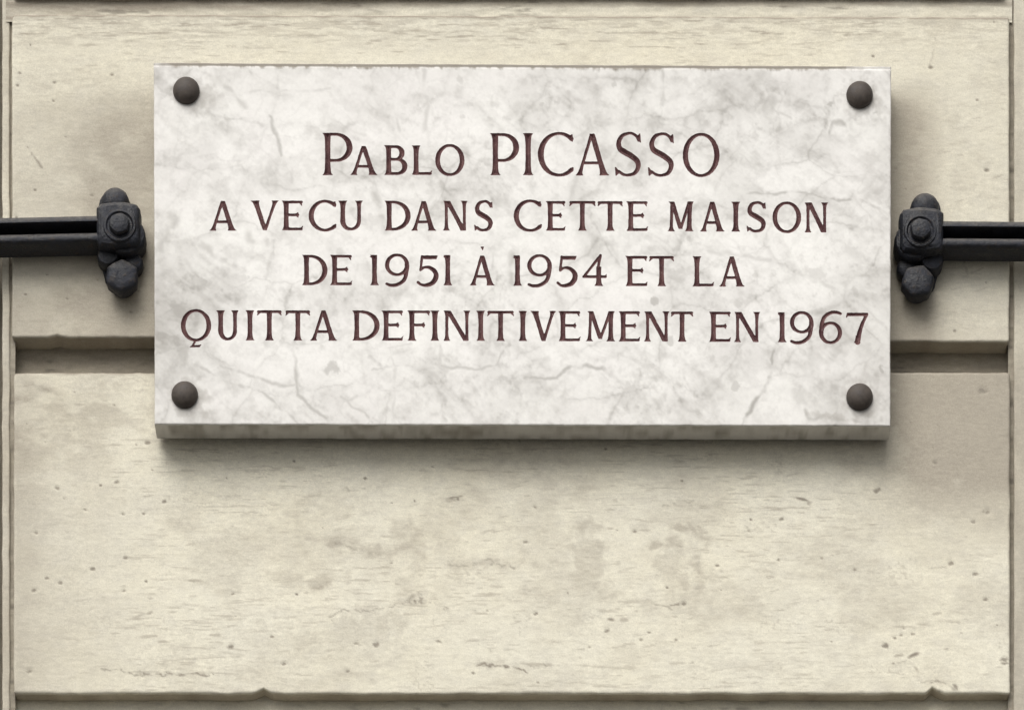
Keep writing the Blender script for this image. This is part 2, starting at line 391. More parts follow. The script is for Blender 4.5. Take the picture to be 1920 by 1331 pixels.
def marks_lower(D, K, P, X, Y):
    st = lambda *a, **k: stamp(D, X, Y, *a, **k)
    pit = [(308, 940, 4.5), (277, 830, 4.5), (108, 914, 5), (86, 829, 3), (219, 903, 4), (160, 955, 4), (230, 963, 4), (270, 963, 3.5), (68, 998, 4),
           (237, 1045, 5), (173, 1066, 5), (88, 1083, 4), (113, 1092, 5), (65, 1106, 5), (232, 1107, 4), (55, 1258, 6), (533, 1243, 5), (433, 1213, 6),
           (510, 1193, 4), (437, 1113, 4), (1850, 960, 8), (1843, 732, 11), (1825, 978, 5), (1784, 1056, 6), (1828, 1075, 6), (1848, 1123, 5),
           (1694, 1177, 4), (1690, 1190, 4), (1711, 1188, 4), (1678, 1195, 4), (1660, 1210, 7), (1884, 1235, 7), (1885, 1242, 6), (1467, 973, 5),
           (1404, 995, 4), (1003, 950, 4), (1190, 996, 4), (985, 1015, 5), (1282, 1131, 6), (1004, 1150, 5), (1137, 1182, 5), (1460, 1050, 4),
           (705, 1208, 7), (668, 1206, 5), (823, 1202, 5), (652, 1258, 4), (1217, 1185, 4), (1345, 1060, 4), (1753, 868, 5), (1645, 920, 8)]
    for i, (x, y, r) in enumerate(pit):
        st(x, y, r * 1.25, r * .8, 0, 0.75, 0.7, 5, seed=i); stamp(K, X, Y, x, y, r * .9, r * .55, -10, 0.40, 0.7, 5, seed=i); stamp(P, X, Y, x, y, r, r, 0, 0.9, seed=i)
    for i, (x, y, rx, ry, a, am) in enumerate([(1505, 936, 20, 3.5, 14, .8), (1517, 943, 6, 5, 0, .7), (1712, 1227, 12, 5, -20, .95), (1685, 1228, 12, 3.5, -10, .7),
            (1718, 1253, 9, 4, 45, .6), (1675, 1243, 5, 3, 0, .8), (1773, 1216, 7, 3, -10, .6), (363, 1088, 20, 4, 2, .7), (215, 1187, 14, 3, 0, .6),
            (275, 1193, 24, 3.5, -3, .6), (230, 1176, 40, 3, 0, .5), (258, 1155, 26, 3, -20, .6), (280, 1149, 8, 3, -20, .7), (403, 1190, 14, 3, 0, .6),
            (600, 1090, 28, 14, -16, .50), (1275, 988, 16, 9, 20, .65), (1298, 990, 26, 5, 52, .6), (1230, 1022, 18, 7, -22, .6), (1283, 1096, 20, 10, 70, .5),
            (845, 937, 14, 6, 0, .6), (852, 932, 20, 3, -10, .75), (560, 1215, 16, 3, 5, .5), (1145, 1160, 10, 4, 5, .75), (1170, 1161, 10, 5, 5, .6),
            (1135, 1250, 60, 3, 4, .45), (1010, 1115, 40, 3, 4, .5), (920, 1113, 30, 3, 0, .55), (1010, 1245, 40, 4, 3, .6), (1180, 1250, 20, 7, 0, .45)]):
        st(x, y, rx, ry, a, am, 0.45, 8, seed=80 + i)
        if am > .7: stamp(K, X, Y, x, y, rx * .7, ry * .55, a, 0.4, 0.4, 8, seed=80 + i)
    # large washed-out ghost patches where paint has worn
    PT = np.zeros_like(X)
    for i, (x, y, rx, ry, a, am) in enumerate([(625, 960, 70, 36, -18, .26), (830, 985, 40, 60, -8, .30), (705, 1165, 70, 34, 12, .36), (1100, 1050, 36, 84, 2, .46),
            (1132, 1110, 26, 40, 6, .36), (1262, 1072, 44, 52, -20, .34), (545, 1085, 44, 26, 0, .36), (540, 1240, 70, 24, 0, .2), (1420, 1250, 90, 20, 0, .2),
            (1180, 1235, 60, 26, 0, .22), (760, 1000, 46, 26, 20, .42)]):
        stamp(PT, X, Y, x, y, rx, ry, a, am, 0.75, 18, seed=130 + i)
    for i, (p, wd, am) in enumerate([([(600, 930), (552, 960), (545, 990), (565, 1030), (600, 1048)], 15, .42), ([(625, 1012), (680, 1030), (740, 1036), (778, 1018), (764, 990)], 12, .62),
            ([(805, 1000), (846, 1040), (852, 1078), (832, 1105)], 15, .48), ([(786, 1040), (774, 1080), (756, 1112)], 13, .46), ([(590, 1098), (620, 1086), (650, 1078)], 8, .66),
            ([(1214, 1030), (1255, 1012), (1300, 1040), (1320, 1088), (1304, 1124), (1255, 1136), (1212, 1132)], 10, .55), ([(1268, 985), (1306, 990), (1322, 1006)], 7, .65),
            ([(860, 1062), (920, 1052), (985, 1060), (1050, 1060)], 8, .5), ([(1070, 990), (1064, 1050), (1076, 1100)], 8, .35), ([(620, 1180), (680, 1196), (760, 1180)], 16, .32)]):
        path_stamp(PT, X, Y, p, wd * 1.7, am * 1.05, 16, 20, 330 + i, False)
    np.maximum(D, PT * (0.35 + 1.2 * fbm(X / 16, Y / 7, 160, 4, .65)), out=D)
    cr = [([(615, 1160), (640, 1143), (680, 1146), (720, 1138), (760, 1130), (800, 1128), (840, 1140)], 2.0, .62),
          ([(615, 1155), (632, 1172), (655, 1176)], 2.0, .5), ([(845, 1060), (880, 1062), (915, 1049), (940, 1062), (965, 1063)], 3.0, .6),
          ([(895, 1243), (935, 1247), (965, 1250), (985, 1258)], 2.6, .95), ([(990, 1248), (1022, 1248)], 2.4, .7), ([(240, 1262), (300, 1264), (400, 1264)], 2.4, .8),
          ([(190, 1255), (240, 1258)], 2.2, .6), ([(790, 1130), (786, 1112)], 5, .7), ([(770, 1130), (776, 1118)], 5, .6), ([(1255, 1135), (1283, 1128)], 3, .85),
          ([(1225, 1130), (1258, 1138)], 3, .6), ([(1745, 1275), (1780, 1280), (1795, 1292)], 2.4, .8), ([(1742, 1280), (1756, 1271)], 2.4, .7),
          ([(630, 1018), (665, 1028), (700, 1038)], 5, .55), ([(1220, 950), (1300, 940)], 2.5, .5), ([(640, 920), (690, 914)], 2.5, .5), ([(60, 720), (110, 740)], 5, .4)]
    for i, (p, wd, am) in enumerate(cr):
        path_stamp(D, X, Y, p, wd * 1.1, am, 7, 10, 200 + i); path_stamp(K, X, Y, p, wd * .7, am * .40, 7, 10, 200 + i)
        path_stamp(D, X, Y, p, wd * 5, am * .35, 12, 16, 230 + i)
    r2 = np.random.default_rng(19)
    for i in range(170):
        x, y = 330 + r2.normal() * 190, 1180 + r2.normal() * 55
        if x < 60: continue
        st(x, y, r2.uniform(6, 34), r2.uniform(1.2, 2.6), r2.uniform(-8, 6), r2.uniform(0.2, 0.5), seed=i)
    for i in range(120):
        x, y = r2.uniform(500, 1500), r2.uniform(900, 1280)
        st(x, y, r2.uniform(5, 26), r2.uniform(1.2, 3), r2.uniform(-16, 10), r2.uniform(0.2, 0.55), seed=i)

block('stone_block', wall, 22.5, 1893, (27, 32), (632, 641), 0, 2.5, 1.0, M_STONE, marks_upper, edge_dirt=(1.6, 0.35, 0.05, 0.45), grime_shade=grime_shade_upper,
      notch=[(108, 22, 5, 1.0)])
block('stone_block', wall, 25.5, 1894, (698, 697), (1300, 1300), 0, 2.5, 2.0, M_STONE, marks_lower, edge_dirt=(1.3, 0.3, 0.45, 0.35), grime_shade=grime_shade_lower,
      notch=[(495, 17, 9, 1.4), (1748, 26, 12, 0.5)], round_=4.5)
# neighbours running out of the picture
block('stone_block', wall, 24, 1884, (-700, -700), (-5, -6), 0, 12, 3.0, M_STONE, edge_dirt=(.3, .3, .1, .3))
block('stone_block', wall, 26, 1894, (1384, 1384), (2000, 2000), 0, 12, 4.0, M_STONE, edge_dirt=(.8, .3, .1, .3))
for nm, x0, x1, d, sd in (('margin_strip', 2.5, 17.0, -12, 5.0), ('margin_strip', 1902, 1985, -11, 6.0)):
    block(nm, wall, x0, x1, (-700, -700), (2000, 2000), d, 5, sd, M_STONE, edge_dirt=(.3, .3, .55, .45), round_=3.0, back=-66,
          grime_shade=lambda X, Y, gr: 0.25 + 0.45 * fbm(X / 20, Y / 70, 3, 4) + 0.2 * sstep(600, 760, Y))
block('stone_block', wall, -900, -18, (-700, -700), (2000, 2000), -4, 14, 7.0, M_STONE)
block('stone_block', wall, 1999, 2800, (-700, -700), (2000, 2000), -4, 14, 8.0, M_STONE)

def sheet(name, x0, x1, y0, y1, d, step, seed, dirt, mat=None):
    gx = np.linspace(x0, x1, int((x1 - x0) / step) + 2); gy = np.linspace(y0, y1, max(3, int((y1 - y0) / step) + 2))
    X, Y = np.meshgrid(gx, gy)
    n = fbm(X / 50, Y / 9, seed, 4, .6)
    H = d + (n - .5) * 3 + (fbm(X / 120, Y / 40, seed + 2, 3) - .5) * 4
    D = np.clip(dirt(X, Y) * (0.45 + 1.1 * n), 0, 1)
    K = np.clip(sstep(.66, .8, fbm(X / 60, Y / 8, seed + 4, 4, .6)) * .5, 0, 1)
    idx = np.arange(X.size).reshape(X.shape)
    F = np.stack([idx[:-1, :-1], idx[1:, :-1], idx[1:, 1:], idx[:-1, 1:]], -1).reshape(-1, 4)
    V = world(X, Y, H).reshape(-1, 3); org = V.mean(0)
    me = np_mesh(name, V, F, {'dirt': D.ravel(), 'soot': K.ravel()}); me.transform(Matrix.Translation(-Vector(org)))  # dirt value also holds the painted shade of the top joint
    return link_mesh(name, me, mat or M_JOINT, wall, org)
sheet('recessed_joint', 10, 1899, -60, 36, -11, 2.5, 11,
      lambda X, Y: 0.22 + 0.5 * (1 - sstep(4, 24 - 14 * sstep(300, 1100, X) + 12 * (fbm(X / 40, Y / 20, 62, 4) - .5), Y)) + 0.3 * (1 - sstep(100, 800, X)) + 0.5 * np.exp(-np.abs(Y - 29) / 3), M_STONE)  # upper band: shade of the block above, put into the dirt value
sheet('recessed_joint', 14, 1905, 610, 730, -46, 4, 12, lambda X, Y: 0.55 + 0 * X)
sheet('recessed_joint', 14, 1905, 1280, 1400, -34, 4, 13, lambda X, Y: 0.12 + 0 * X, M_STONE)
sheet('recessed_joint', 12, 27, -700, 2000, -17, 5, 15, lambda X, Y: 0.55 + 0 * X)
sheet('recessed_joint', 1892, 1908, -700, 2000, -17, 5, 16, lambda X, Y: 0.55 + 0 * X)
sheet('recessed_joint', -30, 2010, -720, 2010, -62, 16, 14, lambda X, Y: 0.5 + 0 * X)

# ---------------------------------------------------------------- lettering: shapes as distance fields
def seg_field(X, Y, pts, wid):
    """positive inside a stroke along pts with the given full widths"""
    F = np.full(X.shape, -1e9)
    for (ax, ay), (bx, by), wa, wb in zip(pts[:-1], pts[1:], wid[:-1], wid[1:]):
        L2 = (bx - ax) ** 2 + (by - ay) ** 2 + 1e-9
        t = np.clip(((X - ax) * (bx - ax) + (Y - ay) * (by - ay)) / L2, 0, 1)
        F = np.maximum(F, (wa + (wb - wa) * t) / 2 - np.hypot(X - ax - t * (bx - ax), Y - ay - t * (by - ay)))
    return F

def poly_field(X, Y, pts):
    pts = np.array(pts, float); inside = np.zeros(X.shape, bool); best = np.full(X.shape, 1e9)
    for (ax, ay), (bx, by) in zip(pts, np.roll(pts, -1, 0)):
        L2 = (bx - ax) ** 2 + (by - ay) ** 2 + 1e-9
        t = np.clip(((X - ax) * (bx - ax) + (Y - ay) * (by - ay)) / L2, 0, 1)
        best = np.minimum(best, np.hypot(X - ax - t * (bx - ax), Y - ay - t * (by - ay)))
        c = (ay > Y) != (by > Y)
        with np.errstate(divide='ignore', invalid='ignore'):
            inside ^= c & (X < (bx - ax) * (Y - ay) / (by - ay if by != ay else 1e-9) + ax)
    return np.where(inside, best, -best)

def catmull(P, n=7):
    P = [np.array(p, float) for p in P]; P = [2 * P[0] - P[1]] + P + [2 * P[-1] - P[-2]]; out = []
    for i in range(1, len(P) - 2):
        for k in range(n):
            t = k / n; a, b, c, d = P[i - 1:i + 3]
            out.append(0.5 * (2 * b + (c - a) * t + (2 * a - 5 * b + 4 * c - d) * t * t + (3 * b - a - 3 * c + d) * t ** 3))
    out.append(P[-2]); return out

class Pen:
    """draws one glyph of width w and height h (y up from the baseline); T thick, t thin, s serif reach"""
    def __init__(g, X, Y, w, h, T, t, s):
        g.X, g.Y, g.w, g.h, g.T, g.t, g.s = X, Y, w, h, T, t, s
        g.F = np.full(X.shape, -1e9)
    def add(g, f): g.F = np.maximum(g.F, f)
    def line(g, pts, wid):
        g.add(seg_field(g.X, g.Y, pts, wid if hasattr(wid, '__len__') else [wid] * len(pts)))
    def stem(g, xb, yb, xt, yt, w, bl=0, br=0, tl=0, tr=0):
        """upright or leaning stem cut level at both ends, flaring into serifs"""
        n = 26; ys = np.linspace(0, 1, n); ys = 0.5 - 0.5 * np.cos(ys * math.pi); H = yt - yb
        k = math.hypot(xt - xb, yt - yb) / abs(H)
        hw = w * k / 2; L, R = [], []
        for u in ys:
            x = xb + (xt - xb) * u; eb = u * H; e2 = (1 - u) * H
            fl = lambda e: math.exp(-(e / (0.034 * g.h + 0.9)) ** 0.85)
            waist = 1 - 0.10 * math.sin(math.pi * u)
            L.append((x - hw * waist - bl * fl(eb) - tl * fl(e2), yb + eb)); R.append((x + hw * waist + br * fl(eb) + tr * fl(e2), yb + eb))
        g.add(poly_field(g.X, g.Y, L + R[::-1]))
    def arc(g, cx, cy, rx, ry, a0, a1, T=None, t=None, p=1.6):
        T = T or g.T; t = t or g.t; A = np.radians(np.linspace(a0, a1, 30))
        pts = [(cx + rx * math.cos(a), cy + ry * math.sin(a)) for a in A]
        g.line(pts, [t + (T - t) * abs(math.cos(a)) ** p for a in A])
    def wedge(g, pts): g.add(poly_field(g.X, g.Y, pts))

def glyph(ch, X, Y, w, h, T, t, s):
    g = Pen(X, Y, w, h, T, t, s); m = s + T / 2
    def arm(y, x1, up, dn):           # horizontal arm with a flared terminal
        g.line([(m, y), (x1 - 1.2, y)], [t, t])
        g.wedge([(x1 - 5.5, y + t * .4), (x1 - 1.2, y + t / 2 + up), (x1, y + t / 2 + up), (x1 - .6, y), (x1, y - t / 2 - dn), (x1 - 1.2, y - t / 2 - dn), (x1 - 5.5, y - t * .4)])
    if ch == 'I': g.stem(w / 2, 0, w / 2, h, T, s, s, s, s)
    elif ch == '1':
        g.stem(w * .55, 0, w * .55, h, T, s, s, s * .9, 0)
        g.wedge([(w * .55 - T / 2 - s, h - 3.5), (w * .55, h), (w * .55, h - 8)])
    elif ch in 'PBD':
        g.stem(m, 0, m, h, T, s, s * (1 if ch == 'P' else .3), s, 0)
        def bowl(y1, y0, x1):
            ry = (y1 - y0) / 2; cy = (y0 + y1) / 2; rx = min(x1 - T / 2 - m, ry * 1.05) if ch != 'D' else (x1 - T / 2 - m) * .80
            cx = x1 - T / 2 - rx
            g.line([(m, y1), (cx, y1)], t); g.line([(m, y0), (cx, y0)], t); g.arc(cx, cy, rx, ry, 90, -90)
        if ch == 'P': bowl(h - t / 2, h * .35, w)
        elif ch == 'D': bowl(h - t / 2, t / 2, w)
        else: bowl(h - t / 2, h * .525, w * .88); bowl(h * .525, t / 2, w)
    elif ch in 'EFL':
        g.stem(m, 0, m, h, T, s, s if ch == 'F' else .3 * s, s, s if ch == 'L' else .3 * s)
        if ch in 'EF':
            arm(h - t / 2, w * (.94 if ch == 'E' else 1), 0, h * .085); arm(h * .52, w * .78, h * .05, h * .05)
        if ch in 'EL':
            g.line([(m, t / 2), (w - 4, t / 2)], [t, t]); g.wedge([(w - 10, 0), (w - 3.5, 0), (w, h * .16), (w - 1, h * .165), (w - 5, t), (w - 10, t)])
    elif ch == 'T':
        c = w / 2; g.stem(c, 0, c, h, T, s, s, 1, 1)
        g.line([(3, h - t / 2), (w - 3, h - t / 2)], t)
        for q in (1, -1):
            f = lambda x: x if q > 0 else w - x
            g.wedge([(f(7), h - t), (f(1), h - t - h * .09), (f(0), h - t - h * .085), (f(2.6), h), (f(8), h)])
    elif ch in 'AÀ':
        a = w * .475
        g.stem(w * .0 + s + t * .7, 0, a, h * 1.0, t * 1.15, s, s, -.5, -.5); g.stem(w - s - T * .62, 0, a + .6, h * 1.0, T * .95, s, s, -1, -1)
        yb = h * .30; g.line([(s + t + (a - s - t) * .30, yb), (w - s - T + (a - w + s + T) * .30, yb)], t)
        if ch == 'À':
            g.wedge([(a - 3, h + 17), (a + 4.5, h + 17), (a + 2.4, h + 10), (a + 1, h + 9.5)])
    elif ch == 'V':
        a = w * .52
        g.stem(a, 0, s + T * .55, h, T * .95, -1, -1, s, s); g.stem(a, 0, w - s - t * .6, h, t * 1.15, -.5, -.5, s, s)
    elif ch == 'N':
        g.stem(s + t * .6, 0, s + t * .6, h, t * 1.2, s, s, s * .8, 0); g.stem(w - s - t * .6, 0, w - s - t * .6, h, t * 1.2, -.6, 0, s, s)
        g.stem(w - s - t * .9, 0, s + t * 1.0, h, T * .92, 0, 0, s * .6, 0)
    elif ch == 'M':
        v = w * .50
        g.stem(s + t * .7, 0, w * .19, h, t * 1.2, s, s, 0, 0); g.stem(w - s - T * .55, 0, w * .83, h, T * .95, s, s, 0, s * .8)
        g.stem(v, h * .08, w * .20, h, T * .85, -.8, -.8, s * .8, 0); g.stem(v, h * .08, w * .81, h, t * 1.15, -.5, -.5, 0, s * .5)
    elif ch == 'U':
        xl, xr = m, w - s - t * .75; r = (xr - xl) / 2; cy = h * .34
        g.stem(xl, cy - 1, xl, h, T, 0, 0, s, s); g.stem(xr, cy - 1, xr, h, t * 1.45, 0, 0, s, s)
        A = np.radians(np.linspace(180, 360, 30)); pts = [(xl + r + r * math.cos(a), cy + (cy - t / 2) * math.sin(a)) for a in A]
        g.line(pts, [t + ((T if math.cos(a) < 0 else t * 1.45) - t) * abs(math.cos(a)) ** 1.4 for a in A])
    elif ch in 'OQ':
        g.arc(w / 2, h / 2, w / 2 - T * .45, h / 2 - t * .3, 0, 360, T * .92)
        if ch == 'Q':
            g.wedge([(w * .46, 2), (w * .54, 1.5), (w * .44, -7.6), (w * .62, -7.2), (w * .70, -5.6), (w * .62, -11.6), (w * .27, -12), (w * .30, -10), (w * .36, -7.5)])
    elif ch == 'C':
        rx, ry = w * .545, h / 2 - t * .3; cx = T * .45 + rx
        g.arc(cx, h / 2, rx, ry, 48, 312)
        x1, y1 = cx + rx * math.cos(math.radians(48)), h / 2 + ry * math.sin(math.radians(48))
        g.wedge([(x1 - 6, y1 + 5.0), (x1 + 2.4, y1 + h * .115), (x1 + 3, y1 - h * .07), (x1 + 1.2, y1 - h * .07), (x1 - 5, y1 + 2)])
        x1, y1 = cx + rx * math.cos(math.radians(312)), h / 2 + ry * math.sin(math.radians(312))
        g.line([(x1 - 3, y1 - 3), (x1 + 2.5, y1 + 3)], [t, t * .8])
    elif ch == 'S':
        P = [(.93, .82), (.84, .92), (.66, .985), (.48, .985), (.24, .93), (.10, .78), (.15, .63), (.36, .545), (.62, .46), (.87, .34), (.90, .19), (.76, .06), (.52, .015), (.30, .025), (.10, .10)]
        Wd = [.9, .9, .95, 1, .35, .55, .8, 1, 1, .8, .55, .35, 1, .95, .9]
        Wd = [t * .95, t, t, t, t + (T - t) * .3, t + (T - t) * .6, t + (T - t) * .85, T, T, t + (T - t) * .85, t + (T - t) * .6, t + (T - t) * .3, t, t, t]
        pts = catmull([(x * (w - t) + t / 2, y * (h - t * .4) + t * .2) for x, y in P]); wd = [q[0] for q in catmull([(v, 0) for v in Wd])]
        g.line(pts, wd)
        g.wedge([(w * .80, h * .90), (w * .94, h * .99), (w * .97, h * .76), (w * .93, h * .76)])
        g.wedge([(w * .20, h * .08), (w * .03, h * .00), (w * .0, h * .21), (w * .05, h * .21)])
    elif ch in '96':
        X0, Y0 = g.X, g.Y
        if ch == '6': g.X, g.Y = w - X0, h - Y0
        ry = h * .315; cy = h - ry - t * .2; rx = w / 2 - T * .42; cx = w / 2
        g.arc(cx, cy, rx, ry, 0, 360, T * .82)
        pts = catmull([(w - T * .45, cy), (w - T * .45, cy - h * .13), (w * .80, h * .20), (w * .52, h * .035), (w * .25, h * .01), (w * .07, h * .055)])
        g.line(pts, np.linspace(T * .9, t, len(pts)))
    elif ch == '5':
        g.wedge([(w * .20, h), (w * .96, h), (w * 1.0, h + 1), (w * .90, h - T * .75), (w * .22, h - T * .72)])
        g.line([(w * .245, h - 2), (w * .17, h * .52)], [t, t * .9])
        pts = catmull([(w * .17, h * .53), (w * .36, h * .605), (w * .62, h * .59), (w * .86, h * .44), (w * .88, h * .26), (w * .72, h * .09), (w * .45, h * .02), (w * .22, h * .03), (w * .05, h * .11)])
        n = len(pts); g.line(pts, [t + (T - t) * math.sin(math.pi * min(1, max(0, (i / n - .12) / .75))) ** 1.5 for i in range(n)])
    elif ch == '4':
        xs = w * .66
        g.stem(xs, 0, xs, h * .62, T, s, s, 0, 0); g.line([(xs - 1, h * .60), (w * .73, h * .985)], [t, t])
        g.line([(w * .73, h * .98), (w * .06, h * .31)], [t, t]); g.line([(w * .04, h * .30), (w * .94, h * .30)], [t, t])
        g.wedge([(w * .86, h * .30), (w * .98, h * .40), (w, h * .40), (w * .96, h * .26), (w * .86, h * .27)])
    elif ch == '7':
        g.wedge([(w * .05, h), (w, h), (w * .97, h - t * 1.2), (w * .10, h - t * 1.25), (w * .045, h - h * .17), (w * .0, h - h * .17)])
        pts = catmull([(w * .93, h - t * .6), (w * .74, h * .66), (w * .60, h * .34), (w * .52, 1.2)])
        g.line(pts, np.linspace(t, T, len(pts))); g.stem(w * .50, 0, w * .52, h * .25, T * .8, s * .8, s * .8, 0, 0)
    return g.F

L1 = [('P', 603.5, 661, 249.5, 329), ('A', 654.5, 710.5, 274, 328.6), ('B', 719, 764, 272.7, 328.4), ('L', 770.5, 811, 273, 328.4), ('O', 816, 871, 271.5, 329.6),
      ('P', 917.8, 973.5, 250, 329), ('I', 979.4, 1001.2, 250, 329), ('C', 1008.8, 1072, 249, 330.5), ('A', 1076.6, 1145.4, 251, 329.5), ('S', 1152.8, 1203.6, 248.5, 330.8),
      ('S', 1214.8, 1265.2, 249.5, 331.2), ('O', 1280, 1349.3, 250.7, 331.5)]
L2 = [('A', 390.5, 446.2, 377, 433), ('V', 468, 524.2, 376.2, 432), ('E', 527, 569, 376.5, 432.3), ('C', 579, 626.8, 376, 433.4), ('U', 633, 682, 376.6, 432.6),
      ('D', 720, 770, 376.6, 432.6), ('A', 768.3, 821.2, 377.4, 433), ('N', 829, 878.6, 376.8, 432.8), ('S', 889, 925, 376.4, 433.6),
      ('C', 963.6, 1011.7, 375.4, 434), ('E', 1022, 1061.2, 377.2, 433), ('T', 1067, 1116.8, 377.2, 433), ('T', 1120, 1168, 377.4, 433.2), ('E', 1173, 1215.8, 377.6, 433.4),
      ('M', 1250, 1302.4, 378, 434), ('A', 1310, 1361.6, 378.4, 434.4), ('I', 1370.8, 1388.4, 378.6, 434.4), ('S', 1399.8, 1437.2, 378.4, 435.4), ('O', 1448.3, 1502.2, 379, 436.4), ('N', 1507, 1554.2, 380, 436)]
L3 = [('D', 565, 614.2, 478, 535), ('E', 617.6, 661.2, 478, 535), ('1', 691.6, 710.9, 478, 535), ('9', 721.6, 767.4, 477.2, 535.6), ('5', 781.6, 822, 479, 535.8), ('1', 828.8, 848.4, 478.4, 535.4),
      ('À', 878, 931, 479.4, 535.4), ('1', 961.4, 977.6, 479, 536), ('9', 988.4, 1034.7, 478.4, 536.8), ('5', 1043.8, 1082.4, 480, 536.8), ('4', 1092.4, 1138.2, 478, 536.4),
      ('E', 1171.4, 1215, 480, 536.6), ('T', 1216.8, 1264.2, 480.2, 536.8), ('L', 1297, 1339.6, 480.6, 537.2), ('A', 1346.2, 1399, 481, 537.6)]
L4 = [('Q', 339, 396, 580.6, 639.4), ('U', 404, 449.4, 581.8, 638.4), ('I', 460, 477.4, 581.8, 638.4), ('T', 481.6, 528.4, 581.8, 638.4), ('T', 535, 581.8, 582, 638.6), ('A', 579, 635, 582, 638.8),
      ('D', 659.2, 711.8, 582, 638.8), ('E', 714.2, 756.8, 582.2, 638.8), ('F', 762.6, 805.2, 582.2, 639), ('I', 807.2, 823.6, 582.2, 639), ('N', 829.8, 883.4, 582.4, 639.2), ('I', 892.5, 910.2, 582.6, 639.2),
      ('T', 913.2, 964, 582.8, 639.4), ('I', 970.8, 989.8, 583, 639.4), ('V', 992.4, 1045, 583, 639.6), ('E', 1045.8, 1089.2, 583.2, 639.8), ('M', 1096.6, 1155.2, 583.4, 640), ('E', 1158.8, 1201.2, 583.6, 640.2),
      ('N', 1206.3, 1257, 583.8, 640.4), ('T', 1257.6, 1300.2, 584, 640.6), ('E', 1328, 1371.2, 584.4, 641), ('N', 1375, 1427, 584.8, 641.4), ('1', 1455.6, 1475.4, 585.4, 641.8), ('9', 1480.8, 1525.6, 585, 643),
      ('6', 1535.4, 1579.2, 585, 643.4), ('7', 1585.8, 1628.4, 586.4, 643)]

# ---------------------------------------------------------------- marble plaque
PD, PB = 72.0, 14.0                                            # front and back of the plaque: 29 mm thick, 5 mm off the wall
c0 = true_xy(980, 797, 0)
plaque = empty('memorial_plaque', tuple(world(c0[0], c0[1], 0)))
tag(plaque, 'white grey-veined marble plaque with brown carved French lettering and four dark corner studs', 'plaque')

gx = lines(288.0, 1671.0, 1.45, (0, 0.5, 1.2, 2.2, 3.6, 5.2, 7.0))
ys = [118.0 + q for q in (0, .5, 1.2, 2.2, 3.6, 5.2, 7)]
y = 125.0
while y < 790:
    ys.append(y); y += 1.35 if (244 < y < 334 or 370 < y < 440 or 458 < y < 546 or 576 < y < 656) else 2.6
ys = [q for q in ys if q < 789] + [797.0 - q for q in (7, 5.2, 3.6, 2.2, 1.2, .5, 0)]
gy = np.array(ys)
X, Y = np.meshgrid(gx, gy)
u = (X - 288) / 1383; v = (Y - 118) / 679
edge_n = (fbm(X / 30, Y / 30, 70, 4, .6) - .5) * 1.8
# corners of the face as the photo shows them
yt_ = 117.6 + 7.0 * u; yb_ = 795.3 + 2.9 * u
wT, wB = np.clip(1 - (Y - 118) / 110, 0, 1), np.clip(1 - (797 - Y) / 110, 0, 1)
PY = Y + wT * (yt_ - 118) + wB * (yb_ - 797)
PX = X + (290.0 - 288) * v * np.clip(1 - (X - 288) / 150, 0, 1) + (1669.3 - 1671) * v * np.clip(1 - (1671 - X) / 150, 0, 1)
ex = np.minimum(X - 288, 1671 - X); ey = np.minimum(Y - 118, 797 - Y)
PX += edge_n * np.clip(1 - ex / 12, 0, 1); PY += edge_n * np.clip(1 - ey / 12, 0, 1)

# veins, clouds, dirt
wx = PX + 46 * (fbm(PX / 120, PY / 120, 71, 4) - .5); wy = PY + 46 * (fbm(PX / 120, PY / 120, 75, 4) - .5)
dg = (wx * .80 + wy * .60); dp = (-wx * .60 + wy * .80)
V1 = np.abs(fbm(dg / 190, dp / 75, 80, 4, .5) - .5) * 2
V2 = np.abs(fbm(dg / 70, dp / 46, 84, 4, .5) - .5) * 2
V3 = np.abs(fbm(dp / 150, dg / 70, 88, 3, .5) - .5) * 2
pres = fbm(PX / 170, PY / 120, 92, 3)
vein = 0.22 * np.exp(-(V1 / .06) ** 2) * sstep(.35, .65, pres) + 0.07 * np.exp(-(V2 / .06) ** 2) * sstep(.42, .7, pres) \
     + 0.08 * np.exp(-(V3 / .04) ** 2) * sstep(.4, .7, fbm(PX / 150, PY / 150, 95, 3))
def worley(x, y, seed):
    xi = np.floor(x); yi = np.floor(y); f1 = np.full(x.shape, 9.0); f2 = f1.copy()
    for a in (-1, 0, 1):
        for b in (-1, 0, 1):
            cx, cy = (xi + a).astype(int), (yi + b).astype(int)
            q = np.hypot(xi + a + TAB[(cx + seed) & 255, cy & 255] - x, yi + b + TAB[cx & 255, (cy + seed * 3) & 255] - y)
            f2 = np.minimum(f2, np.maximum(f1, q)); f1 = np.minimum(f1, q)
    return f2 - f1
n8 = 26 * (fbm(PX / 34, PY / 34, 170, 4, .6) - .5); n9 = 26 * (fbm(PX / 34, PY / 34, 174, 4, .6) - .5)
w1 = worley((wx + n8) / 150 + (wy + n9) / 400, (wy + n9) / 105, 11); w2 = worley((wx + n8) / 74, (wy + n9) / 58 + (wx + n8) / 160, 23)
net = .34 * np.exp(-(w1 / .030) ** 2) * (.25 + .75 * sstep(.38, .62, fbm(PX / 80, PY / 80, 176, 3))) + .14 * np.exp(-(w1 / .12) ** 2) + .20 * np.exp(-(w2 / .05) ** 2) * sstep(.45, .66, fbm(PX / 70, PY / 70, 178, 3))
cl = fbm(wx / 95, wy / 75, 97, 5, .58); cl2 = fbm(wx / 30, wy / 26, 99, 4, .6)
vein = .75 * vein + .62 * net + 0.22 * sstep(.44, .72, cl) + 0.20 * sstep(.50, .74, cl2) * sstep(.36, .60, cl) + .14 * sstep(.48, .7, fbm(PX / 15, PY / 13, 103, 4, .6)) + 0.20 * sstep(.55, .8, fbm(PX / 11, PY / 11, 101, 3, .6)) * sstep(.42, .62, pres) + 0.05
